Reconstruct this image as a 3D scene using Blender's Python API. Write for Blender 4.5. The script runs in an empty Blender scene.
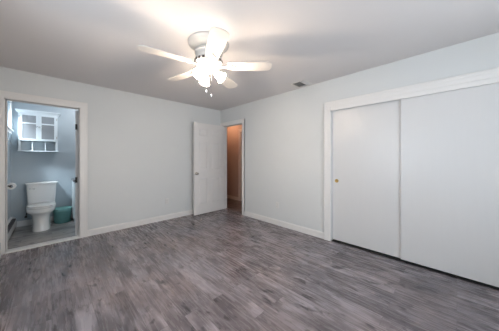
import bpy, bmesh, math, random
from mathutils import Vector, Matrix
random.seed(4)
C = bpy.context.scene.collection
PI = math.pi
R = math.radians

# ------------------------------------------------------------ camera
cam = bpy.data.cameras.new('camera')
camo = bpy.data.objects.new('camera', cam)
C.objects.link(camo)
camo.location = (0, 0, 1.25)
camo.rotation_euler = (R(90), 0, R(-44.3))
cam.sensor_width = 36
cam.lens = 36 * 202.4 / 499
cam.shift_y = -7.2 / 499
cam.clip_start = 0.02
bpy.context.scene.camera = camo

# ------------------------------------------------------------ light
W = bpy.data.worlds.new('world'); bpy.context.scene.world = W
W.use_nodes = True
W.node_tree.nodes['Background'].inputs[0].default_value = (0.72, 0.85, 1.0, 1)
W.node_tree.nodes['Background'].inputs[1].default_value = 1.2

def area(name, loc, rot, sx, sy, power, col):
    l = bpy.data.lights.new(name, 'AREA'); l.shape = 'RECTANGLE'
    l.size = sx; l.size_y = sy; l.energy = power; l.color = col
    o = bpy.data.objects.new(name, l); C.objects.link(o)
    o.location = loc; o.rotation_euler = rot
    return o
def point(name, loc, power, col, rad=0.03):
    l = bpy.data.lights.new(name, 'POINT'); l.energy = power; l.color = col; l.shadow_soft_size = rad
    o = bpy.data.objects.new(name, l); C.objects.link(o); o.location = loc
    return o
DAY = (0.92, 0.96, 1.0)
WARM = (1.0, 0.74, 0.50)
# daylight for two added, unseen bedroom windows: behind the camera and left
area('added_near_window_light', (1.35, -1.42, 1.45), (R(90), 0, 0), 1.7, 1.2, 58, DAY)
area('added_left_window_light', (-0.74, 1.25, 1.45), (0, R(-90), 0), 1.2, 1.5, 30, DAY)
area('daylight_bathroom_window', (-0.80, 5.06, 2.02), (0, R(-80), 0), 0.42, 0.85, 2.5, (0.82, 0.91, 1.0))
sk = area('skylight_above_bathroom_window', (-1.09, 4.66, 3.02), (0, 0, 0), 0.6, 0.6, 300, (0.88, 0.95, 1.0))
sk.rotation_euler = Vector((0.42, 0.36, -0.85)).to_track_quat('-Z', 'Y').to_euler()
vs = bpy.context.scene.view_settings
vs.view_transform = 'Standard'; vs.look = 'None'; vs.gamma = 1; vs.use_curve_mapping = False
vs.exposure = 0.1

# ------------------------------------------------------------ materials
def mat(name, col, rough=0.5, metal=0.0, emit=None, es=0.0, bump=0.0, bscale=60, var=0.0, vscale=3.0, stretch=(1, 1, 1), trans=0.0, coat=0.0):
    m = bpy.data.materials.new(name); m.use_nodes = True
    nt = m.node_tree; b = nt.nodes['Principled BSDF']
    b.inputs['Base Color'].default_value = (*col, 1)
    b.inputs['Roughness'].default_value = rough
    b.inputs['Metallic'].default_value = metal
    b.inputs['Coat Weight'].default_value = coat
    if emit:
        b.inputs['Emission Color'].default_value = (*emit, 1)
        b.inputs['Emission Strength'].default_value = es
    tc = nt.nodes.new('ShaderNodeTexCoord')
    mp = nt.nodes.new('ShaderNodeMapping'); mp.inputs['Scale'].default_value = stretch
    nt.links.new(tc.outputs['Object'], mp.inputs['Vector'])
    if var > 0:
        n = nt.nodes.new('ShaderNodeTexNoise'); n.inputs['Scale'].default_value = vscale
        n.inputs['Detail'].default_value = 4
        nt.links.new(mp.outputs[0], n.inputs['Vector'])
        mx = nt.nodes.new('ShaderNodeMixRGB')
        mx.inputs[1].default_value = (*[c * (1 - var) for c in col], 1)
        mx.inputs[2].default_value = (*[min(1, c * (1 + var)) for c in col], 1)
        nt.links.new(n.outputs['Fac'], mx.inputs[0])
        nt.links.new(mx.outputs[0], b.inputs['Base Color'])
    if bump > 0:
        n2 = nt.nodes.new('ShaderNodeTexNoise'); n2.inputs['Scale'].default_value = bscale
        nt.links.new(mp.outputs[0], n2.inputs['Vector'])
        bp = nt.nodes.new('ShaderNodeBump'); bp.inputs['Strength'].default_value = bump
        bp.inputs['Distance'].default_value = 0.003
        nt.links.new(n2.outputs['Fac'], bp.inputs['Height'])
        nt.links.new(bp.outputs[0], b.inputs['Normal'])
    return m

def glass_mat(name, tint=(0.95, 0.98, 1.0), gloss=0.08):
    m = bpy.data.materials.new(name); m.use_nodes = True
    nt = m.node_tree; nt.nodes.remove(nt.nodes['Principled BSDF'])
    out = nt.nodes['Material Output']
    t = nt.nodes.new('ShaderNodeBsdfTransparent'); t.inputs[0].default_value = (*tint, 1)
    g = nt.nodes.new('ShaderNodeBsdfGlossy'); g.inputs['Roughness'].default_value = 0.03
    mx = nt.nodes.new('ShaderNodeMixShader'); mx.inputs[0].default_value = gloss
    nt.links.new(t.outputs[0], mx.inputs[1]); nt.links.new(g.outputs[0], mx.inputs[2])
    nt.links.new(mx.outputs[0], out.inputs[0])
    return m

def plank_mat(name, along_y, cols, width=0.125, length=1.1, rough=0.27):
    m = bpy.data.materials.new(name); m.use_nodes = True
    nt = m.node_tree; N = nt.nodes; L = nt.links; b = N['Principled BSDF']
    tc = N.new('ShaderNodeTexCoord')
    mp = N.new('ShaderNodeMapping')
    if along_y: mp.inputs['Rotation'].default_value = (0, 0, R(90))
    L.new(tc.outputs['Object'], mp.inputs['Vector'])
    br = N.new('ShaderNodeTexBrick')
    br.offset = 0.37; br.offset_frequency = 2; br.squash = 1.0
    br.inputs['Color1'].default_value = (0, 0, 0, 1); br.inputs['Color2'].default_value = (1, 1, 1, 1)
    br.inputs['Mortar'].default_value = (0.5, 0.5, 0.5, 1)
    br.inputs['Scale'].default_value = 1.0
    br.inputs['Mortar Size'].default_value = 0.0016
    br.inputs['Mortar Smooth'].default_value = 0.2
    br.inputs['Brick Width'].default_value = length
    br.inputs['Row Height'].default_value = width
    L.new(mp.outputs[0], br.inputs['Vector'])
    # each plank shifts the grain so that neighbours differ
    sh = N.new('ShaderNodeVectorMath'); sh.operation = 'MULTIPLY_ADD'
    L.new(br.outputs['Color'], sh.inputs[0]); sh.inputs[1].default_value = (7, 13, 5)
    L.new(mp.outputs[0], sh.inputs[2])
    def noise(scale, st, detail=5, rgh=0.6, dist=0.0):
        mm = N.new('ShaderNodeMapping'); mm.inputs['Scale'].default_value = st
        L.new(sh.outputs[0], mm.inputs['Vector'])
        n = N.new('ShaderNodeTexNoise'); n.inputs['Scale'].default_value = scale
        n.inputs['Detail'].default_value = detail; n.inputs['Roughness'].default_value = rgh
        n.inputs['Distortion'].default_value = dist
        L.new(mm.outputs[0], n.inputs['Vector']); return n
    g1 = noise(2.6, (1.0, 2.6, 1), 4, 0.58, 0.6)
    g2 = noise(11.0, (0.35, 4.0, 1), 4, 0.6, 0.5)
    g3 = noise(10.0, (0.7, 1.7, 1), 2, 0.5, 0.4)
    mixv = N.new('ShaderNodeMath'); mixv.operation = 'MULTIPLY_ADD'
    L.new(g2.outputs['Fac'], mixv.inputs[0]); mixv.inputs[1].default_value = 0.18
    a2 = N.new('ShaderNodeMath'); a2.operation = 'MULTIPLY'
    L.new(g1.outputs['Fac'], a2.inputs[0]); a2.inputs[1].default_value = 0.85
    L.new(a2.outputs[0], mixv.inputs[2])
    pl = N.new('ShaderNodeMath'); pl.operation = 'MULTIPLY_ADD'
    L.new(br.outputs['Color'], pl.inputs[0]); pl.inputs[1].default_value = 0.10
    L.new(mixv.outputs[0], pl.inputs[2])
    rp = N.new('ShaderNodeValToRGB'); e = rp.color_ramp.elements
    e[0].position = 0.44; e[0].color = (*cols[0], 1)
    e[1].position = 0.71; e[1].color = (*cols[2], 1)
    k = rp.color_ramp.elements.new(0.57); k.color = (*cols[1], 1)
    L.new(pl.outputs[0], rp.inputs[0])
    # knots and dark streaks
    kr = N.new('ShaderNodeValToRGB'); kr.color_ramp.elements[0].position = 0.60; kr.color_ramp.elements[1].position = 0.69
    L.new(g3.outputs['Fac'], kr.inputs[0])
    km = N.new('ShaderNodeMixRGB'); km.blend_type = 'MIX'
    kf = N.new('ShaderNodeMath'); kf.operation = 'MULTIPLY'; kf.inputs[1].default_value = 0.85
    L.new(kr.outputs[0], kf.inputs[0]); L.new(kf.outputs[0], km.inputs[0])
    g4 = noise(1.3, (0.8, 2.0, 1), 2, 0.5, 0.0)
    hr = N.new('ShaderNodeValToRGB'); hr.color_ramp.elements[0].position = 0.38; hr.color_ramp.elements[1].position = 0.62
    hr.color_ramp.elements[0].color = (1.045, 0.985, 0.965, 1); hr.color_ramp.elements[1].color = (0.965, 0.99, 1.03, 1)
    L.new(mp.outputs[0], g4.inputs['Vector']); L.new(g4.outputs['Fac'], hr.inputs[0])
    hm = N.new('ShaderNodeMixRGB'); hm.blend_type = 'MULTIPLY'; hm.inputs[0].default_value = 1.0
    L.new(rp.outputs[0], hm.inputs[1]); L.new(hr.outputs[0], hm.inputs[2])
    L.new(hm.outputs[0], km.inputs[1]); km.inputs[2].default_value = (*[c * 0.42 for c in cols[0]], 1)
    sm = N.new('ShaderNodeMixRGB'); L.new(km.outputs[0], sm.inputs[1])
    sf = N.new('ShaderNodeMath'); sf.operation = 'MULTIPLY'; sf.inputs[1].default_value = 0.6
    L.new(br.outputs['Fac'], sf.inputs[0]); L.new(sf.outputs[0], sm.inputs[0])
    sm.inputs[2].default_value = (*[c * 0.4 for c in cols[0]], 1)
    L.new(sm.outputs[0], b.inputs['Base Color'])
    rr = N.new('ShaderNodeMath'); rr.operation = 'MULTIPLY_ADD'
    L.new(g2.outputs['Fac'], rr.inputs[0]); rr.inputs[1].default_value = 0.16; rr.inputs[2].default_value = rough - 0.08
    L.new(rr.outputs[0], b.inputs['Roughness'])
    bp = N.new('ShaderNodeBump'); bp.inputs['Strength'].default_value = 0.15; bp.inputs['Distance'].default_value = 0.002
    L.new(g2.outputs['Fac'], bp.inputs['Height']); L.new(bp.outputs[0], b.inputs['Normal'])
    return m

M = {}
M['wall'] = mat('wall_paint', (0.63, 0.648, 0.652), 0.75, bump=0.12, bscale=180, var=0.02)
M['ceiling'] = mat('ceiling_paint', (0.71, 0.68, 0.672), 0.9, bump=0.1, bscale=120, var=0.015)
M['bathwall'] = mat('bathroom_paint', (0.40, 0.465, 0.51), 0.5, bump=0.08, bscale=150, var=0.02)
M['hallwall'] = mat('hall_paint', (0.42, 0.30, 0.25), 0.7, bump=0.08, bscale=150)
M['trim'] = mat('trim_paint', (0.75, 0.735, 0.72), 0.4)
M['door'] = mat('door_paint', (0.72, 0.70, 0.69), 0.4)
M['closet'] = mat('closet_door_paint', (0.64, 0.635, 0.635), 0.33, var=0.015, vscale=7, stretch=(1, 6, 0.4))
M['floor'] = plank_mat('grey_plank_floor', True, [(0.098, 0.087, 0.094), (0.172, 0.152, 0.162), (0.275, 0.250, 0.268)])
M['bathfloor'] = plank_mat('bathroom_plank_floor', False, [(0.16, 0.155, 0.15), (0.30, 0.29, 0.28), (0.42, 0.41, 0.40)], 0.15, 0.9, 0.4)
M['hallfloor'] = plank_mat('hall_plank_floor', False, [(0.07, 0.05, 0.045), (0.15, 0.11, 0.10), (0.22, 0.17, 0.155)], 0.12, 1.0, 0.3)
M['marble'] = mat('white_marble', (0.80, 0.79, 0.77), 0.3, var=0.05, vscale=9)
M['porcelain'] = mat('porcelain', (0.80, 0.80, 0.79), 0.14, coat=0.3)
M['chrome'] = mat('chrome', (0.75, 0.75, 0.76), 0.18, 1.0)
M['nickel'] = mat('brushed_nickel', (0.34, 0.31, 0.28), 0.32, 1.0)
M['brass'] = mat('aged_brass', (0.50, 0.33, 0.12), 0.32, 1.0)
M['halltrim'] = mat('hall_trim_paint', (0.62, 0.50, 0.44), 0.5)
M['dark'] = mat('dark_gap', (0.03, 0.03, 0.03), 0.7)
M['fan'] = mat('fan_white_enamel', (0.62, 0.59, 0.55), 0.33)
M['blade'] = mat('fan_blade_laminate', (0.62, 0.59, 0.56), 0.45, var=0.03, vscale=5)
M['slot'] = mat('fan_vent_shadow', (0.06, 0.05, 0.045), 0.6)
M['shade'] = mat('lit_frosted_glass', (0.9, 0.85, 0.78), 0.4, emit=(1.0, 0.84, 0.68), es=64)
M['bulb'] = mat('lit_bulb', (1, 0.9, 0.8), 0.4, emit=(1.0, 0.83, 0.64), es=30)
M['vent'] = mat('vent_enamel', (0.75, 0.72, 0.69), 0.45)
M['ventdark'] = mat('vent_duct_shade', (0.06, 0.05, 0.045), 0.8)  # dark colour stands in for shade inside the duct
M['heater'] = mat('heater_enamel', (0.56, 0.57, 0.57), 0.4)
M['fins'] = mat('heater_fins', (0.05, 0.05, 0.055), 0.6)
M['cab'] = mat('cabinet_white', (0.66, 0.72, 0.75), 0.4)
M['cabback'] = mat('cabinet_back_board', (0.50, 0.56, 0.60), 0.5)
M['reeded'] = mat('textured_cabinet_glass', (0.25, 0.27, 0.29), 0.25, bump=0.5, bscale=90, stretch=(6, 1, 0.3), coat=0.3)
M['teal'] = mat('teal_plastic', (0.16, 0.37, 0.355), 0.4)
M['bag'] = mat('bin_liner', (0.20, 0.42, 0.40), 0.35)
M['counter'] = mat('dark_counter', (0.10, 0.10, 0.11), 0.3)
M['paper'] = mat('tissue_paper', (0.8, 0.8, 0.78), 0.9, bump=0.2)
M['card'] = mat('cardboard_core', (0.20, 0.16, 0.13), 0.9)
M['glass'] = glass_mat('window_glass')
M['plate'] = mat('outlet_plastic', (0.66, 0.66, 0.65), 0.4)
M['hinge'] = mat('dark_bronze', (0.05, 0.045, 0.04), 0.4, 0.8)

# ------------------------------------------------------------ helpers
def tag(o, label=None, cat=None, group=None, kind=None):
    if label: o['label'] = label
    if cat: o['category'] = cat
    if group: o['group'] = group
    if kind: o['kind'] = kind
    return o
def bx(bm, x0, x1, y0, y1, z0, z1, mtx=None):
    xs = sorted((x0, x1)); ys = sorted((y0, y1)); zs = sorted((z0, z1))
    v = [bm.verts.new((x, y, z)) for x in xs for y in ys for z in zs]
    if mtx is not None:
        for q in v: q.co = mtx @ q.co
    for f in ((0, 1, 3, 2), (4, 6, 7, 5), (0, 4, 5, 1), (2, 3, 7, 6), (0, 2, 6, 4), (1, 5, 7, 3)):
        bm.faces.new([v[i] for i in f])
    return v
def ring_loft(bm, rings, cap0=True, cap1=True, closed_profile=False):
    vr = [[bm.verts.new(p) for p in r] for r in rings]
    n = len(vr[0])
    k = len(vr)
    for a in range(k if closed_profile else k - 1):
        A = vr[a]; B = vr[(a + 1) % k]
        for i in range(n):
            j = (i + 1) % n
            bm.faces.new((A[i], A[j], B[j], B[i]))
    if not closed_profile:
        if cap0: bm.faces.new(vr[0][::-1])
        if cap1: bm.faces.new(vr[-1])
def lathe(bm, prof, seg=32, mtx=None, cap0=True, cap1=True, closed=False):
    rings = []
    for r, z in prof:
        ring = []
        for i in range(seg):
            a = 2 * PI * i / seg
            p = Vector((r * math.cos(a), r * math.sin(a), z))
            if mtx is not None: p = mtx @ p
            ring.append(p)
        rings.append(ring)
    ring_loft(bm, rings, cap0, cap1, closed)
def tube(bm, pts, r, seg=10):
    pts = [Vector(p) for p in pts]; rings = []
    up = Vector((0, 0, 1))
    for i, p in enumerate(pts):
        d = (pts[min(i + 1, len(pts) - 1)] - pts[max(i - 1, 0)]).normalized()
        s = d.cross(up)
        if s.length < 1e-3: s = d.cross(Vector((1, 0, 0)))
        s.normalize(); t = s.cross(d)
        rr = r[i] if isinstance(r, (list, tuple)) else r
        rings.append([p + s * rr * math.cos(2 * PI * k / seg) + t * rr * math.sin(2 * PI * k / seg) for k in range(seg)])
    ring_loft(bm, rings)
def obj(name, bm, m, parent=None, bevel=0.0, smooth=False, segs=2):
    bmesh.ops.recalc_face_normals(bm, faces=bm.faces)
    me = bpy.data.meshes.new(name); bm.to_mesh(me); bm.free()
    o = bpy.data.objects.new(name, me); C.objects.link(o)
    ms = m if isinstance(m, (list, tuple)) else [m]
    for q in ms: me.materials.append(q)
    if smooth:
        for p in me.polygons: p.use_smooth = True
        es = o.modifiers.new('edges', 'EDGE_SPLIT'); es.split_angle = R(38)
    if bevel > 0:
        b = o.modifiers.new('bevel', 'BEVEL'); b.width = bevel; b.segments = segs; b.limit_method = 'ANGLE'
    if parent: o.parent = parent
    return o
def thing(name, label, cat, loc=(0, 0, 0), rz=0, group=None):
    o = bpy.data.objects.new(name, None); C.objects.link(o)
    o.location = loc; o.rotation_euler = (0, 0, rz); o.empty_display_size = 0.1
    return tag(o, label, cat, group)
def struct(name, bm, m, label, cat, bevel=0.0, parent=None):
    o = obj(name, bm, m, parent, bevel)
    if not parent: tag(o, label, cat, None, 'structure')
    return o
BM = bmesh.new

# ------------------------------------------------------------ dimensions (metres)
LX, RX = -0.53, 3.02            # bedroom left and right walls
NY, BY = -1.15, 4.13            # bedroom near and back walls
H = 2.44
T = 0.12
BB = 5.60                       # bathroom back wall
BRX = 1.45                      # bathroom right wall
HX = 3.95                       # far wall of the hall

def wall_x(x0, x1, y0, y1, holes=()):
    """wall running along Y with holes (ya, yb, za, zb)"""
    bm = BM(); y = y0
    for (a, b, za, zb) in sorted(holes):
        if a > y: bx(bm, x0, x1, y, a, 0, H)
        if za > 0: bx(bm, x0, x1, a, b, 0, za)
        if zb < H: bx(bm, x0, x1, a, b, zb, H)
        y = b
    if y < y1: bx(bm, x0, x1, y, y1, 0, H)
    return bm
def wall_y(y0, y1, x0, x1, holes=()):
    bm = BM(); x = x0
    for (a, b, za, zb) in sorted(holes):
        if a > x: bx(bm, x, a, y0, y1, 0, H)
        if za > 0: bx(bm, a, b, y0, y1, 0, za)
        if zb < H: bx(bm, a, b, y0, y1, zb, H)
        x = b
    if x < x1: bx(bm, x, x1, y0, y1, 0, H)
    return bm

# ------------------------------------------------------------ room shell
bm = BM(); bx(bm, LX - T, RX + T, NY - T, BY + 0.005, -0.1, 0); bx(bm, RX - 0.001, 3.8, -0.6, 1.5, -0.1, 0)
struct('floor', bm, M['floor'], 'grey wood-look plank floor of the bedroom', 'floor')
bm = BM(); bx(bm, LX - T, BRX + T, BY + 0.005, BB + T, -0.1, 0)
struct('floor_bathroom', bm, M['bathfloor'], 'pale grey plank floor inside the bathroom', 'floor')
bm = BM(); bx(bm, RX + T, HX + 0.9, 2.4, 6.6, -0.1, 0)
struct('floor_hall', bm, M['hallfloor'], 'brown plank floor beyond the open doorway in the hall', 'floor')
bm = BM(); bx(bm, LX - T, RX + T, NY - T, BY + T / 2, H, H + 0.1)
struct('ceiling', bm, M['ceiling'], 'matt grey-white bedroom ceiling', 'ceiling')
bm = BM(); bx(bm, LX - T, BRX + T, BY + T / 2, BB + T, H, H + 0.1)
struct('ceiling_bathroom', bm, M['ceiling'], 'ceiling of the bathroom', 'ceiling')
bm = BM(); bx(bm, RX + T, HX + 0.9, 1.6, 6.6, H, H + 0.1); bx(bm, RX + T, 3.8, -0.6, 1.6, H, H + 0.1)
struct('ceiling_hall', bm, M['ceiling'], 'ceiling of the hall', 'ceiling')

BD0, BD1, DH = -0.436, 0.309, 2.03       # bathroom doorway
HD0, HD1 = 3.335, 4.035                  # hall doorway
CL0, CL1, CH = -0.43, 1.335, 2.018        # closet opening
# back wall, bathroom side painted differently
m_ = wall_y(BY, BY + T / 2, LX - T, RX + T, [(BD0, BD1, 0, DH)])
struct('wall_back', m_, M['wall'], 'pale grey-blue bedroom back wall with the bathroom doorway', 'wall')
m_ = wall_y(BY + T / 2, BY + T, LX - T, BRX, [(BD0, BD1, 0, DH)])
struct('wall_bathroom_front', m_, M['bathwall'], 'bathroom side of the doorway wall', 'wall')
m_ = wall_x(RX, RX + T, NY - T, BY, [(CL0, CL1, 0, CH), (HD0, HD1, 0, DH)])
struct('wall_right', m_, M['wall'], 'pale grey-blue bedroom right wall with closet and hall doorway', 'wall')
WN = (0.5, 2.2, 0.85, 2.05); WL = (0.5, 2.0, 0.85, 2.05)
struct('wall_near', wall_y(NY - T, NY, LX - T, RX, [WN]), M['wall'], 'bedroom wall behind the camera with an added window', 'wall')
struct('wall_left', wall_x(LX - T, LX, NY, BY, [WL]), M['wall'], 'bedroom left wall with an added window', 'wall')
WB = (4.62, 5.50, 1.74, 2.24)
struct('wall_bathroom_left', wall_x(LX - T, LX, BY + T, BB, [WB]), M['bathwall'], 'blue-grey bathroom left wall with the high window', 'wall')
struct('wall_bathroom_back', wall_y(BB, BB + T, LX - T, BRX + T), M['bathwall'], 'blue-grey bathroom wall behind the toilet', 'wall')
struct('wall_bathroom_right', wall_x(BRX, BRX + T, BY + T, BB), M['bathwall'], 'blue-grey bathroom right wall', 'wall')
OD0, OD1 = 3.66, 4.42
struct('wall_hall', wall_x(HX, HX + T, 2.4, 6.5, [(OD0, OD1, 0, DH)]), M['hallwall'], 'tan hall wall seen through the doorway', 'wall')
struct('wall_hall_end', wall_y(6.5, 6.6, RX + T, HX + 0.9), M['hallwall'], 'tan end wall of the hall', 'wall')
struct('wall_hall_near', wall_y(2.4, 2.5, RX + T, HX), M['hallwall'], 'tan near end wall of the hall', 'wall')
struct('wall_hall_side', wall_x(RX + T - 0.001, RX + T + 0.01, BY, 6.5), M['hallwall'], 'tan hall wall continuing past the bedroom', 'wall')
bm = BM(); bx(bm, 3.72, 3.8, -0.6, 1.5, 0, H); bx(bm, RX + T, 3.72, 1.42, 1.5, 0, H); bx(bm, RX + T, 3.72, -0.6, -0.52, 0, H)
struct('wall_closet', bm, M['wall'], 'inside walls of the closet behind the sliding doors', 'wall')

# baseboards (with a stepped top)
def base_x(name, x, s, y0, y1, label, hgt=0.09, m='trim'):
    bm = BM(); bx(bm, x, x + s * 0.013, y0, y1, 0, hgt); bx(bm, x, x + s * 0.008, y0, y1, hgt, hgt + 0.012)
    struct(name, bm, M[m], label, 'baseboard', 0.002)
def base_y(name, y, s, x0, x1, label, hgt=0.09, m='trim'):
    bm = BM(); bx(bm, x0, x1, y, y + s * 0.013, 0, hgt); bx(bm, x0, x1, y, y + s * 0.008, hgt, hgt + 0.012)
    struct(name, bm, M[m], label, 'baseboard', 0.002)
base_y('baseboard_back', BY, -1, BD1 + 0.09, RX - 0.013, 'white baseboard along the bedroom back wall')
base_x('baseboard_right', RX, -1, 1.423, HD0 - 0.075, 'white baseboard between hall doorway and closet')
base_x('baseboard_near_right', RX, -1, NY, CL0 - 0.092, 'white baseboard right of the closet')
base_y('baseboard_near', NY, 1, LX, RX, 'white baseboard behind the camera')
base_y('baseboard_bathroom', BB, -1, LX, BRX, 'white baseboard behind the toilet')
base_x('baseboard_hall', HX, -1, OD1 + 0.075, 6.5, 'baseboard along the tan hall wall', m='halltrim')

# door casings: flat board with a raised outer band and jamb lining
def casing(name, axis, face, s, a, b, h, w, depth, label, sides=(True, True), th=0.016, m='trim'):
    """axis 'x': wall plane X=face, opening along Y. s: direction into the room. depth: jamb depth behind."""
    bm = BM()
    def box(a0, a1, d0, d1, z0, z1):
        if axis == 'x': bx(bm, face + s * d0, face + s * d1, a0, a1, z0, z1)
        else: bx(bm, a0, a1, face + s * d0, face + s * d1, z0, z1)
    for i, on in enumerate(sides):
        if on:
            if i == 0:
                box(a - w, a, 0, th * 0.7, 0, h + w); box(a - w, a - w * 0.55, 0, th, 0, h + w); box(a - w, a - w + 0.012, 0, th * 1.35, 0, h + w)
            else:
                box(b, b + w, 0, th * 0.7, 0, h + w); box(b + w * 0.55, b + w, 0, th, 0, h + w); box(b + w - 0.012, b + w, 0, th * 1.35, 0, h + w)
    a_ = a - (w if sides[0] else 0); b_ = b + (w if sides[1] else 0)
    box(a_, b_, 0, th * 0.72, h, h + w); box(a_, b_, 0, th * 1.02, h + w * 0.55, h + w); box(a_, b_, 0, th * 1.37, h + w - 0.012, h + w)
    if depth > 0:
        jt = 0.012
        box(a - 0.001, a + jt, -depth, 0.001, 0, h); box(b - jt, b + 0.001, -depth, 0.001, 0, h); box(a, b, -depth, 0.001, h - jt, h + 0.001)
        # door stop
        box(a + jt, a + jt + 0.01, -depth * 0.62, -depth * 0.36, 0, h - jt); box(b - jt - 0.01, b - jt, -depth * 0.62, -depth * 0.36, 0, h - jt)
        box(a + jt, b - jt, -depth * 0.62, -depth * 0.36, h - jt - 0.01, h - jt)
    return struct(name, bm, M[m], label, 'door casing')
casing('trim_1', 'y', BY, -1, BD0 - 0.012, BD1 + 0.012, DH + 0.012, 0.085, T, 'white casing around the bathroom doorway')
casing('trim_2', 'x', RX, -1, HD0 - 0.012, HD1 + 0.005, DH + 0.012, 0.078, T, 'white casing around the open hall doorway')
casing('trim_3', 'x', RX, -1, CL0, CL1 + 0.004, CH, 0.084, 0, 'wide white casing framing the closet', th=0.02)
casing('trim_4', 'x', HX, -1, OD0, OD1, DH, 0.07, T, 'casing of the door across the hall', m='halltrim')
# closet jambs and the fascia hiding the sliding track
bm = BM()
bx(bm, RX - 0.004, RX + T, CL1 - 0.004, CL1 + 0.014, 0, CH); bx(bm, RX - 0.004, RX + T, CL0 - 0.014, CL0 + 0.004, 0, CH)
bx(bm, RX - 0.006, RX + 0.014, CL0, CL1, 1.968, CH + 0.01); bx(bm, RX + 0.012, RX + T, CL0, CL1, 2.02, CH + 0.01)
struct('trim_5', bm, M['trim'], 'white jambs and track fascia inside the closet casing', 'door casing')
bm = BM(); bx(bm, RX + 0.02, RX + 0.1, CL0 + 0.01, CL1 - 0.01, 0.0, 0.004)
struct('trim_6', bm, M['dark'], 'dark floor track under the sliding closet doors', 'door track')
# marble threshold
bm = BM(); bx(bm, BD0, BD1, BY - 0.015, BY + T, 0, 0.016)
struct('trim_7', bm, M['marble'], 'white marble threshold in the bathroom doorway', 'threshold', 0.004)

# ------------------------------------------------------------ windows
def window_x(name, x0, x1, y0, y1, z0, z1, s, label, mull=True):
    """window in a wall plane X; s = direction into the room, x0 = room face, x1 = outer face"""
    bm = BM(); w = 0.06
    f = x0 + s * 0.018
    for (a, b, c, d) in ((y0 - w, y0 + 0.002, z0 - 0.002, z1 + w), (y1 - 0.002, y1 + w, z0 - 0.002, z1 + w), (y0 - w, y1 + w, z1 - 0.002, z1 + w), (y0 - w, y1 + w, z0 - w, z0)):
        bx(bm, x0, f, a, b, c, d)
    bx(bm, x0, x0 + s * 0.04, y0 - w - 0.02, y1 + w + 0.02, z0 - 0.012, z0 + 0.01)
    o = struct(name, bm, M['trim'], label, 'window')
    bm = BM(); xm = (x0 + x1) / 2; q = 0.035
    for (a, b, c, d) in ((y0, y0 + q, z0, z1), (y1 - q, y1, z0, z1), (y0, y1, z0, z0 + q), (y0, y1, z1 - q, z1)):
        bx(bm, xm - 0.018, xm + 0.018, a, b, c, d)
    if mull: bx(bm, xm - 0.018, xm + 0.018, y0, y1, (z0 + z1) / 2 - 0.02, (z0 + z1) / 2 + 0.02)
    obj('window_frame', bm, M['trim'], o)
    bm = BM(); bx(bm, xm - 0.002, xm + 0.002, y0 + 0.01, y1 - 0.01, z0 + 0.01, z1 - 0.01)
    obj('window_glass', bm, M['glass'], o)
    return o
window_x('window_1', LX, LX - T, *WB, 1, 'small bright high window in the bathroom left wall', mull=False)
window_x('window_added_2', LX, LX - T, *WL, 1, 'added unseen bedroom window in the left wall beside the camera')  # added out of view to let daylight into the bedroom
def window_y(name, y0, y1, x0, x1, z0, z1, s, label):
    bm = BM(); w = 0.06; f = y0 + s * 0.018
    for (a, b, c, d) in ((x0 - w, x0, z0, z1 + w), (x1, x1 + w, z0, z1 + w), (x0 - w, x1 + w, z1, z1 + w), (x0 - w, x1 + w, z0 - w, z0)):
        bx(bm, a, b, y0, f, c, d)
    o = struct(name, bm, M['trim'], label, 'window')
    bm = BM(); ym = (y0 + y1) / 2; q = 0.035
    for (a, b, c, d) in ((x0, x0 + q, z0, z1), (x1 - q, x1, z0, z1), (x0, x1, z0, z0 + q), (x0, x1, z1 - q, z1), (x0, x1, (z0 + z1) / 2 - 0.02, (z0 + z1) / 2 + 0.02), ((x0 + x1) / 2 - 0.02, (x0 + x1) / 2 + 0.02, z0, z1)):
        bx(bm, a, b, ym - 0.018, ym + 0.018, c, d)
    obj('window_frame', bm, M['trim'], o)
    bm = BM(); bx(bm, x0 + 0.01, x1 - 0.01, ym - 0.002, ym + 0.002, z0 + 0.01, z1 - 0.01)
    obj('window_glass', bm, M['glass'], o)
window_y('window_added_3', NY, NY - T, *WN, 1, 'added unseen double bedroom window behind the camera')  # added behind the camera as a daylight source

# ------------------------------------------------------------ doors
def panel_door(name, w, h, label, m):
    """hinge edge at x=0, leaf along +x, thickness along y (0..0.035)"""
    bm = BM(); t = 0.035; r = 0.012
    bx(bm, 0, w, r, t - r, 0, h)                       # core
    st = w * 0.135; mid = w * 0.5
    rails = [(0, 0.205), (0.80, 0.975), (1.62, 1.72), (h - 0.115, h)]
    for (y0, y1) in ((0, r), (t - r, t)):
        bx(bm, 0, st, y0, y1, 0, h); bx(bm, w - st, w, y0, y1, 0, h)
        bx(bm, mid - 0.05, mid + 0.05, y0, y1, 0, h)
        for a, b in rails:
            bx(bm, st, mid - 0.05, y0, y1, a, b); bx(bm, mid + 0.05, w - st, y0, y1, a, b)
    for k in range(3):                                  # raised field of each panel
        z0 = rails[k][1]; z1 = rails[k + 1][0]
        for (xa, xb) in ((st, mid - 0.05), (mid + 0.05, w - st)):
            for sgn in (0, 1):
                g = 0.014; i = 0.042
                yb = r if sgn == 0 else t - r; yf = 0.0015 if sgn == 0 else t - 0.0015
                outer = [(xa + g, yb, z0 + g), (xb - g, yb, z0 + g), (xb - g, yb, z1 - g), (xa + g, yb, z1 - g)]
                inner = [(xa + i, yf, z0 + i), (xb - i, yf, z0 + i), (xb - i, yf, z1 - i), (xa + i, yf, z1 - i)]
                vo = [bm.verts.new(p) for p in outer]; vi = [bm.verts.new(p) for p in inner]
                for q in range(4): bm.faces.new((vo[q], vo[(q + 1) % 4], vi[(q + 1) % 4], vi[q]))
                bm.faces.new(vi)
    o = obj(name, bm, m)
    return tag(o, label, 'door', None, 'structure')
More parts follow.
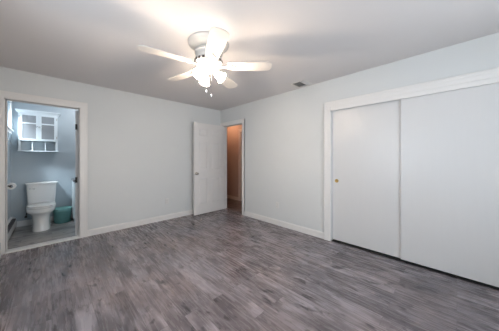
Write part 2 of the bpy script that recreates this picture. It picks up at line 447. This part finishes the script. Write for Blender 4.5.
def door_knob(parent, x, z, y, s, m, name='door_knob', sc=1.0):
    mt = Matrix.Translation((x, y, z)) @ Matrix.Rotation(R(90) if s < 0 else R(-90), 4, 'X')
    bm = BM(); lathe(bm, [(0.001, -0.002), (0.032 * sc, -0.002), (0.032 * sc, 0.004), (0.024 * sc, 0.009), (0.011 * sc, 0.012), (0.010 * sc, 0.034), (0.018 * sc, 0.040), (0.026 * sc, 0.048), (0.028 * sc, 0.056), (0.024 * sc, 0.066), (0.012 * sc, 0.071), (0.001, 0.072)], 24, mt)
    return obj(name, bm, m, parent, smooth=True)
def hinges(parent, zs, m, x=0.0, y=0.0):
    for z in zs:
        bm = BM(); lathe(bm, [(0.0055, z - 0.045), (0.0055, z + 0.045)], 10, Matrix.Translation((x, y, 0)))
        bx(bm, x, x + 0.002, y - 0.02, y, z - 0.044, z + 0.044)
        obj('hinge', bm, m, parent)
# open door to the hall: leaf swings back in front of the back wall
d = panel_door('door_1', 0.80, 2.02, 'white six-panel door standing open beside the hall doorway', M['door'])
d.location = (3.0, 4.012, 0.012); d.rotation_euler = (0, 0, R(180 + 1.0))
door_knob(d, 0.75, 0.905, 0.035, 1, M['nickel']); door_knob(d, 0.75, 0.905, 0.0, -1, M['nickel'], sc=0.6)
hinges(d, (0.22, 1.0, 1.82), M['door'], 0.0, 0.037)
# sliding closet doors: rear leaf left, front leaf right
bm = BM(); bx(bm, RX + 0.044, RX + 0.066, 0.45, CL1 - 0.006, 0.022, 2.00)
d = obj('door_2', bm, M['closet'], None, 0.0015); tag(d, 'flat white sliding closet door on the left, with the round brass pull', 'door', None, 'structure')
bm = BM()
mt = Matrix.Translation((RX + 0.044, 1.262, 0.912)) @ Matrix.Rotation(R(-90), 4, 'Y')
lathe(bm, [(0.001, 0.001), (0.017, 0.001), (0.019, 0.0025), (0.021, 0.006), (0.025, 0.0065), (0.0275, 0.004), (0.028, -0.001)], 28, mt, True, False)
obj('finger_pull', bm, M['brass'], d, smooth=True)['label'] = 'round brass finger pull'
bm = BM(); bx(bm, RX + 0.020, RX + 0.042, CL0 + 0.006, 0.478, 0.022, 2.00)
d = obj('door_3', bm, M['closet'], None, 0.0015); tag(d, 'flat white sliding closet door on the right, in front of its neighbour', 'door', None, 'structure')
bm = BM()
mt = Matrix.Translation((RX + 0.020, CL0 + 0.07, 0.912)) @ Matrix.Rotation(R(-90), 4, 'Y')
lathe(bm, [(0.001, 0.001), (0.017, 0.001), (0.019, 0.0025), (0.021, 0.006), (0.025, 0.0065), (0.0275, 0.004), (0.028, -0.001)], 28, mt, True, False)
obj('finger_pull', bm, M['brass'], d, smooth=True)
# bathroom door, opened inwards and seen edge-on
d = panel_door('door_4', 0.72, 2.00, 'white bathroom door swung inwards, seen edge-on at the right jamb', M['trim'])
d.location = (0.303, 4.262, 0.018); d.rotation_euler = (0, 0, R(90 - 3.6))
hinges(d, (0.885, 1.735), M['hinge'], -0.004, 0.032)
door_knob(d, 0.66, 0.93, 0.0, -1, M['nickel'])
# door across the hall
d = panel_door('door_5', OD1 - OD0 - 0.006, 2.01, 'closed door across the hall', M['halltrim'])
d.location = (HX + 0.06, OD0 + 0.003, 0.008); d.rotation_euler = (0, 0, R(90))
door_knob(d, 0.07, 0.92, 0.035, 1, M['nickel'])

# ------------------------------------------------------------ ceiling fan
FX, FY = 1.165, 1.80
fan = thing('ceiling_fan', 'white five-blade ceiling fan with lit glass shades, hugging the ceiling', 'ceiling fan', (FX, FY, H))
bm = BM(); lathe(bm, [(0.10, 0.0), (0.203, 0.0), (0.21, -0.008), (0.205, -0.022), (0.172, -0.045), (0.125, -0.068), (0.10, -0.075)], 48)
obj('canopy', bm, M['fan'], fan, smooth=True)
bm = BM(); lathe(bm, [(0.11, -0.07), (0.128, -0.078), (0.140, -0.092), (0.143, -0.110), (0.134, -0.118), (0.128, -0.130), (0.130, -0.150), (0.134, -0.160), (0.128, -0.172), (0.138, -0.180), (0.143, -0.196), (0.140, -0.215), (0.125, -0.230), (0.095, -0.240), (0.05, -0.244)], 48)
mh = obj('motor_housing', bm, M['fan'], fan, smooth=True)
for k in range(20):
    a = 2 * PI * k / 20
    bm = BM()
    mt = Matrix.Rotation(a, 4, 'Z') @ Matrix.Translation((0.1405, 0, -0.199)) @ Matrix.Rotation(R(90), 4, 'Y')
    bx(bm, -0.012, 0.012, -0.012, 0.012, -0.002, 0.0045, mt)
    obj('vent_slot', bm, M['slot'], mh)
    bm = BM()
    mt = Matrix.Rotation(a, 4, 'Z') @ Matrix.Translation((0.108, 0, -0.2355)) @ Matrix.Rotation(R(-22), 4, 'Y')
    bx(bm, -0.010, 0.010, -0.008, 0.008, -0.003, 0.002, mt)
    obj('vent_slot', bm, M['slot'], mh)
def blade_bm():
    bm = BM(); pts = []
    r0, r1 = 0.20, 0.655
    prof = [(r0, 0.052), (r0 + 0.02, 0.061), (0.32, 0.067), (0.45, 0.072), (0.58, 0.075)]
    top = [(x, w) for x, w in prof]
    for k in range(1, 8):
        a = k / 8 * PI / 2
        top.append((0.58 + 0.07 * math.sin(a) ** 0.9, 0.075 * math.cos(a) ** 0.55))
    out = top + [(r1, 0)] + [(x, -w) for x, w in top[::-1]]
    t = 0.0035
    lo = [bm.verts.new((x, y, -t)) for x, y in out]; hi = [bm.verts.new((x, y, t)) for x, y in out]
    n = len(out)
    bm.faces.new(lo[::-1]); bm.faces.new(hi)
    for i in range(n): bm.faces.new((lo[i], lo[(i + 1) % n], hi[(i + 1) % n], hi[i]))
    return bm
BZ = -0.238
first = None
angs = [27, 101, 171, 245, 315]
for a in angs:
    if first is None:
        b = obj('blade', blade_bm(), M['blade'], fan); first = [b]
        bm = BM()
        # blade iron: arm from the motor with a three-lobed plate under the blade
        vb = [(0.10, 0.016), (0.15, 0.013), (0.19, 0.020), (0.215, 0.040), (0.245, 0.036), (0.262, 0.016), (0.285, 0.010)]
        o_ = vb + [(0.292, 0)] + [(x, -y) for x, y in vb[::-1]]
        lo = [bm.verts.new((x, y, -0.011)) for x, y in o_]; hi = [bm.verts.new((x, y, -0.0035)) for x, y in o_]
        bm.faces.new(lo[::-1]); bm.faces.new(hi)
        for i in range(len(o_)): bm.faces.new((lo[i], lo[(i + 1) % len(o_)], hi[(i + 1) % len(o_)], hi[i]))
        ir = obj('blade_iron', bm, M['fan'], b)
        kids = [ir]
        for (x, y) in ((0.228, 0.026), (0.228, -0.026), (0.272, 0)):
            bm = BM(); lathe(bm, [(0.001, -0.0145), (0.005, -0.0135), (0.006, -0.011)], 10, Matrix.Translation((x, y, 0)), True, False)
            kids.append(obj('screw', bm, M['nickel'], b))
    else:
        b = first[0].copy(); C.objects.link(b); b.parent = fan
        for k_ in kids:
            c = k_.copy(); C.objects.link(c); c.parent = b
    b.location = (0, 0, BZ)
    b.rotation_euler = (Matrix.Rotation(R(a), 4, 'Z') @ Matrix.Rotation(R(-9), 4, 'X')).to_euler()
# light kit
bm = BM(); lathe(bm, [(0.05, -0.244), (0.062, -0.250), (0.066, -0.268), (0.058, -0.282), (0.045, -0.288), (0.038, -0.300), (0.026, -0.308), (0.012, -0.313), (0.001, -0.314)], 36)
lk = obj('light_kit', bm, M['fan'], fan, smooth=True)
shade_angs = [192, 306, 76]
for a in shade_angs:
    mt = Matrix.Rotation(R(a), 4, 'Z') @ Matrix.Translation((0.055, 0, -0.292)) @ Matrix.Rotation(R(180 - 50), 4, 'Y')
    bm = BM(); lathe(bm, [(0.010, -0.02), (0.012, 0.0), (0.020, 0.008), (0.022, 0.026), (0.018, 0.030)], 20, mt)
    ho = obj('lamp_holder', bm, M['fan'], lk, smooth=True)
    bm = BM()
    outp = [(0.020, 0.022), (0.027, 0.034), (0.036, 0.055), (0.041, 0.078), (0.046, 0.098), (0.056, 0.116)]
    lathe(bm, outp + [(r - 0.003, z) for r, z in outp[::-1]], 32, mt, closed=True)
    obj('glass_shade', bm, M['shade'], lk, smooth=True)['label'] = 'lit frosted bell glass shade'
    bm = BM(); lathe(bm, [(0.001, 0.098), (0.012, 0.094), (0.021, 0.080), (0.022, 0.066), (0.014, 0.048), (0.011, 0.030)], 20, mt)
    obj('bulb', bm, M['bulb'], lk, smooth=True)
    p = mt @ Vector((0, 0, 0.108))
    l = point('fan_bulb_light', (FX + p.x, FY + p.y, H + p.z), 14.0, (1.0, 0.78, 0.58), 0.02)
for (cx_, cy_, ln) in ((0.018, -0.02, 0.215), (-0.02, 0.012, 0.17)):
    bm = BM(); z0 = -0.312
    n = int(ln / 0.006)
    tube(bm, [(cx_, cy_, z0 + 0.01), (cx_, cy_, z0 - ln)], 0.0012, 6)
    for k in range(n):
        lathe(bm, [(0.0005, -0.002), (0.0019, 0), (0.0005, 0.002)], 6, Matrix.Translation((cx_, cy_, z0 - k * 0.006)))
    ch = obj('pull_chain', bm, M['chrome'], lk)
    bm = BM(); lathe(bm, [(0.002, z0 - ln + 0.004), (0.006, z0 - ln - 0.004), (0.009, z0 - ln - 0.016), (0.006, z0 - ln - 0.026), (0.001, z0 - ln - 0.03)], 14, Matrix.Translation((cx_, cy_, 0)))
    obj('pull_knob', bm, M['porcelain'], ch, smooth=True)

# ------------------------------------------------------------ ceiling vent
vx0, vx1, vy0, vy1 = 2.72, 2.965, 1.60, 1.86
vt = thing('air_vent', 'square louvred metal air vent set in the ceiling near the right wall', 'vent', ((vx0 + vx1) / 2, (vy0 + vy1) / 2, H))
hx, hy = (vx1 - vx0) / 2, (vy1 - vy0) / 2
bm = BM(); e = 0.026
bx(bm, -hx, hx, -hy, -hy + e, -0.006, 0); bx(bm, -hx, hx, hy - e, hy, -0.006, 0)
bx(bm, -hx, -hx + e, -hy + e, hy - e, -0.006, 0); bx(bm, hx - e, hx, -hy + e, hy - e, -0.006, 0)
bx(bm, -hx + e, hx - e, -0.044, -0.038, -0.008, 0)
obj('frame', bm, M['vent'], vt, 0.0015)
bm = BM(); bx(bm, -hx + e - 0.002, hx - e + 0.002, -hy + e - 0.002, hy - e + 0.002, -0.0015, 0)  # flat dark sheet paints the shade of an open duct
obj('duct_shade', bm, M['ventdark'], vt)['label'] = 'dark sheet painting the shade of the duct'
for k in range(10):
    for sgn in (1 if k > 2 else -1,):
        y = -hy + e + 0.010 + k * (2 * hy - 2 * e - 0.016) / 9.5
        mt = Matrix.Translation((0, y, -0.009)) @ Matrix.Rotation(R(48 * sgn), 4, 'X')
        bm = BM(); bx(bm, -hx + e, hx - e, -0.009, 0.009, -0.0006, 0.0006, mt)
        obj('louvre', bm, M['vent'], vt)

# ------------------------------------------------------------ wall outlets
def outlet(label, loc, rz):
    t = thing('wall_outlet', label, 'outlet', loc, rz)
    bm = BM(); bx(bm, -0.036, 0.036, -0.006, 0, -0.058, 0.058); obj('cover_plate', bm, M['plate'], t, 0.003)
    for z in (-0.021, 0.021):
        bm = BM(); bx(bm, -0.017, 0.017, -0.0085, -0.005, z - 0.014, z + 0.014); so = obj('socket', bm, M['plate'], t, 0.003)
        for x, h_ in ((-0.006, 0.005), (0.006, 0.004)):
            bm = BM(); bx(bm, x - 0.001, x + 0.001, -0.0092, -0.008, z + 0.001 - h_, z + 0.001 + h_); obj('slot', bm, M['dark'], so)
    bm = BM(); lathe(bm, [(0.003, 0.0), (0.003, 0.002)], 10, Matrix.Translation((0, -0.006, 0)) @ Matrix.Rotation(R(90), 4, 'X')); obj('screw', bm, M['nickel'], t)
outlet('small white wall outlet low on the back wall, left of the six-panel door', (1.679, 4.13, 0.379), 0)
outlet('small white wall outlet low on the right wall, between hall doorway and closet', (3.02, 2.345, 0.376), R(-90))

# ------------------------------------------------------------ baseboard heaters
def heater(y0, y1, label, hgt):
    L = y1 - y0
    h = thing('baseboard_heater', label, 'heater', (LX, y0, 0), 0, 'baseboard heaters on the left walls')
    bm = BM()
    prof = [(0.0, 0.02), (0.0, hgt), (0.014, hgt), (0.030, hgt - 0.010), (0.028, hgt - 0.013), (0.013, hgt - 0.004), (0.006, hgt - 0.004), (0.006, 0.02)]
    ring_loft(bm, [[(x, y, z) for x, z in prof] for y in (0.0, L)])
    obj('back_panel', bm, M['heater'], h)
    bm = BM()
    prof = [(0.066, 0.035), (0.070, 0.040), (0.070, hgt - 0.072), (0.064, hgt - 0.064), (0.062, hgt - 0.068), (0.064, hgt - 0.074), (0.064, 0.040)]
    ring_loft(bm, [[(x, y, z) for x, z in prof] for y in (0.02, L - 0.02)])
    obj('front_cover', bm, M['heater'], h)
    bm = BM(); bx(bm, 0.007, 0.062, 0.022, L - 0.022, 0.05, hgt - 0.035)
    obj('fin_block', bm, M['fins'], h)['label'] = 'dark heating fins'
    for y in (0.0, L - 0.02):
        bm = BM(); pr = [(0.0, 0.0), (0.072, 0.0), (0.072, hgt - 0.05), (0.056, hgt - 0.024), (0.024, hgt + 0.002), (0.0, hgt + 0.002)]
        ring_loft(bm, [[(x, yy, z) for x, z in pr] for yy in (y, y + 0.02)])
        obj('end_cap', bm, M['heater'], h, 0.002)
heater(4.32, 5.585, 'long pale metal baseboard heater along the bathroom left wall', 0.20)
heater(2.3, 4.0, 'pale metal baseboard heater on the bedroom left wall, at frame edge', 0.235)

# ------------------------------------------------------------ toilet
TX = -0.135; TB = BB - 0.012
to = thing('toilet', 'white porcelain toilet with closed lid against the bathroom back wall', 'toilet', (TX, TB, 0))
def sup(cx, cy, a, bf, bb, z, n=2.3, seg=36):
    """rounded ring, bf: extent to the front (-y), bb: to the back (+y)"""
    pts = []
    for i in range(seg):
        t = 2 * PI * i / seg; c, s = math.cos(t), math.sin(t)
        x = a * math.copysign(abs(c) ** (2 / n), c)
        y = (bb if s > 0 else bf) * math.copysign(abs(s) ** (2 / n), s)
        pts.append((cx + x, cy + y, z))
    return pts
bm = BM()   # pedestal and bowl as one porcelain body
ring_loft(bm, [sup(0, -0.37, 0.118, 0.255, 0.26, 0.0, 2.8), sup(0, -0.37, 0.118, 0.255, 0.26, 0.03, 2.8), sup(0, -0.37, 0.113, 0.245, 0.25, 0.06, 2.6),
    sup(0, -0.37, 0.110, 0.235, 0.24, 0.14, 2.5), sup(0, -0.37, 0.116, 0.238, 0.235, 0.20, 2.4), sup(0, -0.38, 0.124, 0.240, 0.25, 0.255, 2.3),
    sup(0, -0.40, 0.150, 0.255, 0.27, 0.295, 2.2), sup(0, -0.42, 0.180, 0.275, 0.30, 0.33, 2.2), sup(0, -0.42, 0.186, 0.280, 0.30, 0.36, 2.2), sup(0, -0.42, 0.186, 0.280, 0.31, 0.385, 2.2), sup(0, -0.42, 0.178, 0.272, 0.30, 0.392, 2.2)])
obj('bowl', bm, M['porcelain'], to, smooth=True)
bm = BM(); ring_loft(bm, [sup(0, -0.42, 0.182, 0.278, 0.20, 0.394, 2.2), sup(0, -0.42, 0.190, 0.286, 0.205, 0.400, 2.2), sup(0, -0.42, 0.190, 0.286, 0.205, 0.412, 2.2), sup(0, -0.42, 0.184, 0.280, 0.20, 0.418, 2.2)])
obj('seat', bm, M['porcelain'], to, smooth=True)
bm = BM(); ring_loft(bm, [sup(0, -0.42, 0.182, 0.276, 0.20, 0.421, 2.2), sup(0, -0.42, 0.187, 0.282, 0.203, 0.426, 2.2), sup(0, -0.42, 0.184, 0.278, 0.20, 0.437, 2.2), sup(0, -0.42, 0.15, 0.24, 0.17, 0.443, 2.2)])
ld = obj('seat_lid', bm, M['porcelain'], to, smooth=True)
for x in (-0.075, 0.075):
    bm = BM(); bx(bm, x - 0.018, x + 0.018, -0.228, -0.20, 0.392, 0.43); obj('seat_hinge', bm, M['porcelain'], to, 0.004)
bm = BM()
ring_loft(bm, [sup(0, -0.105, 0.165, 0.080, 0.095, 0.385, 6), sup(0, -0.105, 0.180, 0.088, 0.10, 0.41, 6), sup(0, -0.105, 0.192, 0.094, 0.10, 0.60, 7), sup(0, -0.105, 0.200, 0.098, 0.102, 0.765, 7)])
obj('tank', bm, M['porcelain'], to, smooth=True)
bm = BM()
ring_loft(bm, [sup(0, -0.105, 0.207, 0.104, 0.104, 0.765, 7), sup(0, -0.105, 0.213, 0.110, 0.105, 0.772, 7), sup(0, -0.105, 0.213, 0.110, 0.105, 0.795, 7), sup(0, -0.105, 0.203, 0.100, 0.10, 0.803, 7)])
obj('tank_lid', bm, M['porcelain'], to, smooth=True)
bm = BM(); tube(bm, [(-0.15, -0.198, 0.70), (-0.15, -0.222, 0.70)], 0.012); tube(bm, [(-0.15, -0.218, 0.70), (-0.12, -0.222, 0.697), (-0.085, -0.222, 0.690)], [0.007, 0.006, 0.008])
obj('flush_handle', bm, M['chrome'], to, smooth=True)['label'] = 'chrome flush lever'
for x in (-0.112, 0.112):
    bm = BM(); lathe(bm, [(0.013, 0.025), (0.013, 0.035), (0.008, 0.045), (0.001, 0.048)], 14, Matrix.Translation((x, -0.30, 0))); obj('bolt_cap', bm, M['porcelain'], to, smooth=True)
bm = BM(); tube(bm, [(-0.21, -0.0, 0.17), (-0.21, -0.05, 0.17), (-0.205, -0.06, 0.20), (-0.185, -0.08, 0.30), (-0.15, -0.10, 0.39)], 0.006)
lathe(bm, [(0.018, -0.02), (0.018, 0.0)], 14, Matrix.Translation((-0.21, -0.055, 0.17)) @ Matrix.Rotation(R(90), 4, 'X'))
obj('water_supply_line', bm, M['hinge'], to, smooth=True)['label'] = 'dark water supply valve and hose'

# ------------------------------------------------------------ wall cabinet over the toilet
cx0, cx1, cz0, cz1 = -0.428, 0.078, 1.392, 2.07
cab = thing('wall_cabinet', 'white wall cabinet with two glazed doors, hung above the toilet', 'cabinet', ((cx0 + cx1) / 2, BB, cz0))
hw = (cx1 - cx0) / 2; ch = cz1 - cz0; cd = 0.17; sh = 0.175
bm = BM()
bx(bm, -hw, -hw + 0.016, -cd, 0, 0, ch); bx(bm, hw - 0.016, hw, -cd, 0, 0, ch)
bx(bm, -hw + 0.016, hw - 0.016, -cd, 0, sh, sh + 0.016); bx(bm, -hw + 0.016, hw - 0.016, -cd, 0, ch - 0.016, ch)
bx(bm, -hw - 0.012, hw + 0.012, -cd - 0.012, 0, -0.016, 0.0)
# face frame
bx(bm, -hw, -hw + 0.030, -cd - 0.001, -cd + 0.01, 0.0, ch); bx(bm, hw - 0.030, hw, -cd - 0.001, -cd + 0.01, 0.0, ch)
obj('body', bm, M['cab'], cab)
bm = BM(); bx(bm, -hw + 0.014, hw - 0.014, -0.008, 0, 0, ch); obj('back_board', bm, M['cabback'], cab)
bm = BM()
ring_loft(bm, [[(-hw - p, -cd - p, z), (hw + p, -cd - p, z), (hw + p, 0, z), (-hw - p, 0, z)] for p, z in ((0.004, ch - 0.005), (0.010, ch + 0.005), (0.014, ch + 0.018), (0.030, ch + 0.036), (0.038, ch + 0.040), (0.038, ch + 0.056))])
obj('cornice', bm, M['cab'], cab)
for x in (-hw / 3, hw / 3):
    bm = BM(); bx(bm, x - 0.007, x + 0.007, -cd + 0.004, -0.008, 0, sh); obj('divider', bm, M['cab'], cab)
for s in (-1, 1):
    bm = BM(); xa = 0.0015 if s > 0 else -hw + 0.014; xb = hw - 0.014 if s > 0 else -0.0015
    z0, z1 = sh + 0.006, ch - 0.006; q = 0.034; y0, y1 = -cd - 0.02, -cd - 0.002
    bx(bm, xa, xa + q, y0, y1, z0, z1); bx(bm, xb - q, xb, y0, y1, z0, z1)
    bx(bm, xa + q, xb - q, y0, y1, z0, z0 + q); bx(bm, xa + q, xb - q, y0, y1, z1 - q, z1)
    zr = z0 + (z1 - z0) * 0.64
    bx(bm, xa + q, xb - q, y0 + 0.002, y1, zr - 0.011, zr + 0.011)
    dr = obj('door', bm, M['cab'], cab)
    bm = BM(); bx(bm, xa + q - 0.003, xb - q + 0.003, y1 - 0.010, y1 - 0.006, z0 + q - 0.003, z1 - q + 0.003)
    obj('glass_pane', bm, M['reeded'], dr)['label'] = 'grey textured glass'
    xk = s * 0.02
    mt = Matrix.Translation((xk, y0, (z0 + z1) / 2 + 0.01)) @ Matrix.Rotation(R(90), 4, 'X')
    bm = BM(); lathe(bm, [(0.005, -0.001), (0.005, 0.010), (0.012, 0.014), (0.013, 0.020), (0.008, 0.026), (0.001, 0.027)], 16, mt); obj('knob', bm, M['chrome'], dr, smooth=True)
    for z in (z0 + 0.07, z1 - 0.07):
        bm = BM(); xh = s * (hw - 0.012); bx(bm, xh - 0.004, xh + 0.004, y0 - 0.003, y1, z - 0.022, z + 0.022); obj('hinge', bm, M['nickel'], dr)

# ------------------------------------------------------------ waste bin
wb = thing('waste_bin', 'teal plastic waste bin on the floor between toilet and vanity', 'bin', (0.148, 5.415, 0))
bm = BM()
lathe(bm, [(0.001, 0.0), (0.112, 0.0), (0.118, 0.008), (0.134, 0.255), (0.139, 0.262), (0.139, 0.272), (0.134, 0.275), (0.129, 0.270), (0.112, 0.014), (0.001, 0.012)], 40, cap0=False, cap1=False)
obj('bucket', bm, M['teal'], wb, smooth=True)
bm = BM(); lathe(bm, [(0.141, 0.225), (0.1425, 0.255), (0.142, 0.276), (0.134, 0.281), (0.126, 0.272), (0.116, 0.14)], 40, cap0=False, cap1=False)
obj('liner', bm, M['bag'], wb, smooth=True)

# ------------------------------------------------------------ vanity
va = thing('bathroom_vanity', 'white vanity cabinet just behind the bathroom door edge, beside the teal bin', 'vanity', (0.295, 5.08, 0))
bm = BM(); bx(bm, 0.02, 0.72, 0.02, 0.505, 0.0, 0.09); bx(bm, 0.0, 0.74, 0.0, 0.505, 0.09, 0.81)
obj('body', bm, M['cab'], va, 0.002)
for (a, b) in ((0.02, 0.365), (0.375, 0.72)):
    bm = BM(); bx(bm, a, b, -0.018, -0.001, 0.11, 0.79); 
    for (p0, p1, p2, p3) in ((a, a + 0.05, 0.11, 0.79), (b - 0.05, b, 0.11, 0.79), (a + 0.05, b - 0.05, 0.11, 0.16), (a + 0.05, b - 0.05, 0.74, 0.79)): bx(bm, p0, p1, -0.024, -0.018, p2, p3)
    dd = obj('door', bm, M['cab'], va)
    mt = Matrix.Translation((b - 0.025 if a < 0.1 else a + 0.025, -0.024, 0.62)) @ Matrix.Rotation(R(90), 4, 'X')
    bm = BM(); lathe(bm, [(0.005, -0.001), (0.005, 0.012), (0.013, 0.016), (0.013, 0.022), (0.001, 0.026)], 14, mt); obj('knob', bm, M['chrome'], dd)
bm = BM(); bx(bm, -0.012, 0.752, -0.03, 0.505, 0.81, 0.835); obj('countertop', bm, M['counter'], va, 0.003)

# ------------------------------------------------------------ toilet paper
th = thing('paper_holder', 'small chrome holder on the bathroom left wall, carrying the roll', 'toilet paper holder', (LX, 4.93, 0.82))
for y in (-0.075, 0.075):
    bm = BM(); mt = Matrix.Translation((0, y, 0)) @ Matrix.Rotation(R(90), 4, 'Y')
    lathe(bm, [(0.022, 0.0), (0.022, 0.006), (0.009, 0.012), (0.008, 0.062), (0.011, 0.066), (0.011, 0.078), (0.001, 0.080)], 18, mt)
    obj('post', bm, M['hinge'], th, smooth=True)
bm = BM(); tube(bm, [(0.07, -0.075, 0), (0.07, 0.075, 0)], 0.006); obj('spindle', bm, M['chrome'], th)
tr = thing('toilet_paper_roll', 'white toilet paper roll hanging on the bathroom left wall', 'toilet paper', (LX + 0.07, 4.93, 0.82 - 0.012))
mt = Matrix.Rotation(R(90), 4, 'X')
bm = BM(); lathe(bm, [(0.021, -0.05), (0.048, -0.05), (0.050, -0.047), (0.050, 0.047), (0.048, 0.05), (0.021, 0.05)], 36, mt, closed=True)
obj('tissue', bm, M['paper'], tr, smooth=True)
bm = BM(); lathe(bm, [(0.0185, -0.0505), (0.0215, -0.0505), (0.0215, 0.0505), (0.0185, 0.0505)], 28, mt, closed=True)
obj('core', bm, M['card'], tr, smooth=True)

# ------------------------------------------------------------ unseen ceiling lamps added to light the hall and bathroom
def dome(label, x, y, power, col, es):
    t = thing('added_ceiling_light', label, 'ceiling light', (x, y, H))
    bm = BM(); lathe(bm, [(0.001, 0.0), (0.13, 0.0), (0.135, -0.01), (0.13, -0.025), (0.10, -0.028)], 32); obj('base', bm, M['nickel'], t, smooth=True)
    bm = BM(); lathe(bm, [(0.125, -0.024), (0.122, -0.05), (0.095, -0.085), (0.05, -0.105), (0.001, -0.110)], 32)
    g = mat('added_lamp_glass', (0.9, 0.85, 0.8), 0.4, emit=col, es=es); obj('glass_dome', bm, g, t, smooth=True)
    point('added_ceiling_lamp', (x, y, H - 0.16), power, col, 0.08)
dome('added unseen round warm ceiling light in the hall', 3.56, 4.75, 9, (1.0, 0.60, 0.36), 5)  # unseen fixture added for the warm glow in the hall
dome('added unseen round ceiling light in the bathroom', 0.55, 4.95, 16, (0.95, 0.97, 1.0), 4)  # invented fixture, added to brighten the bathroom
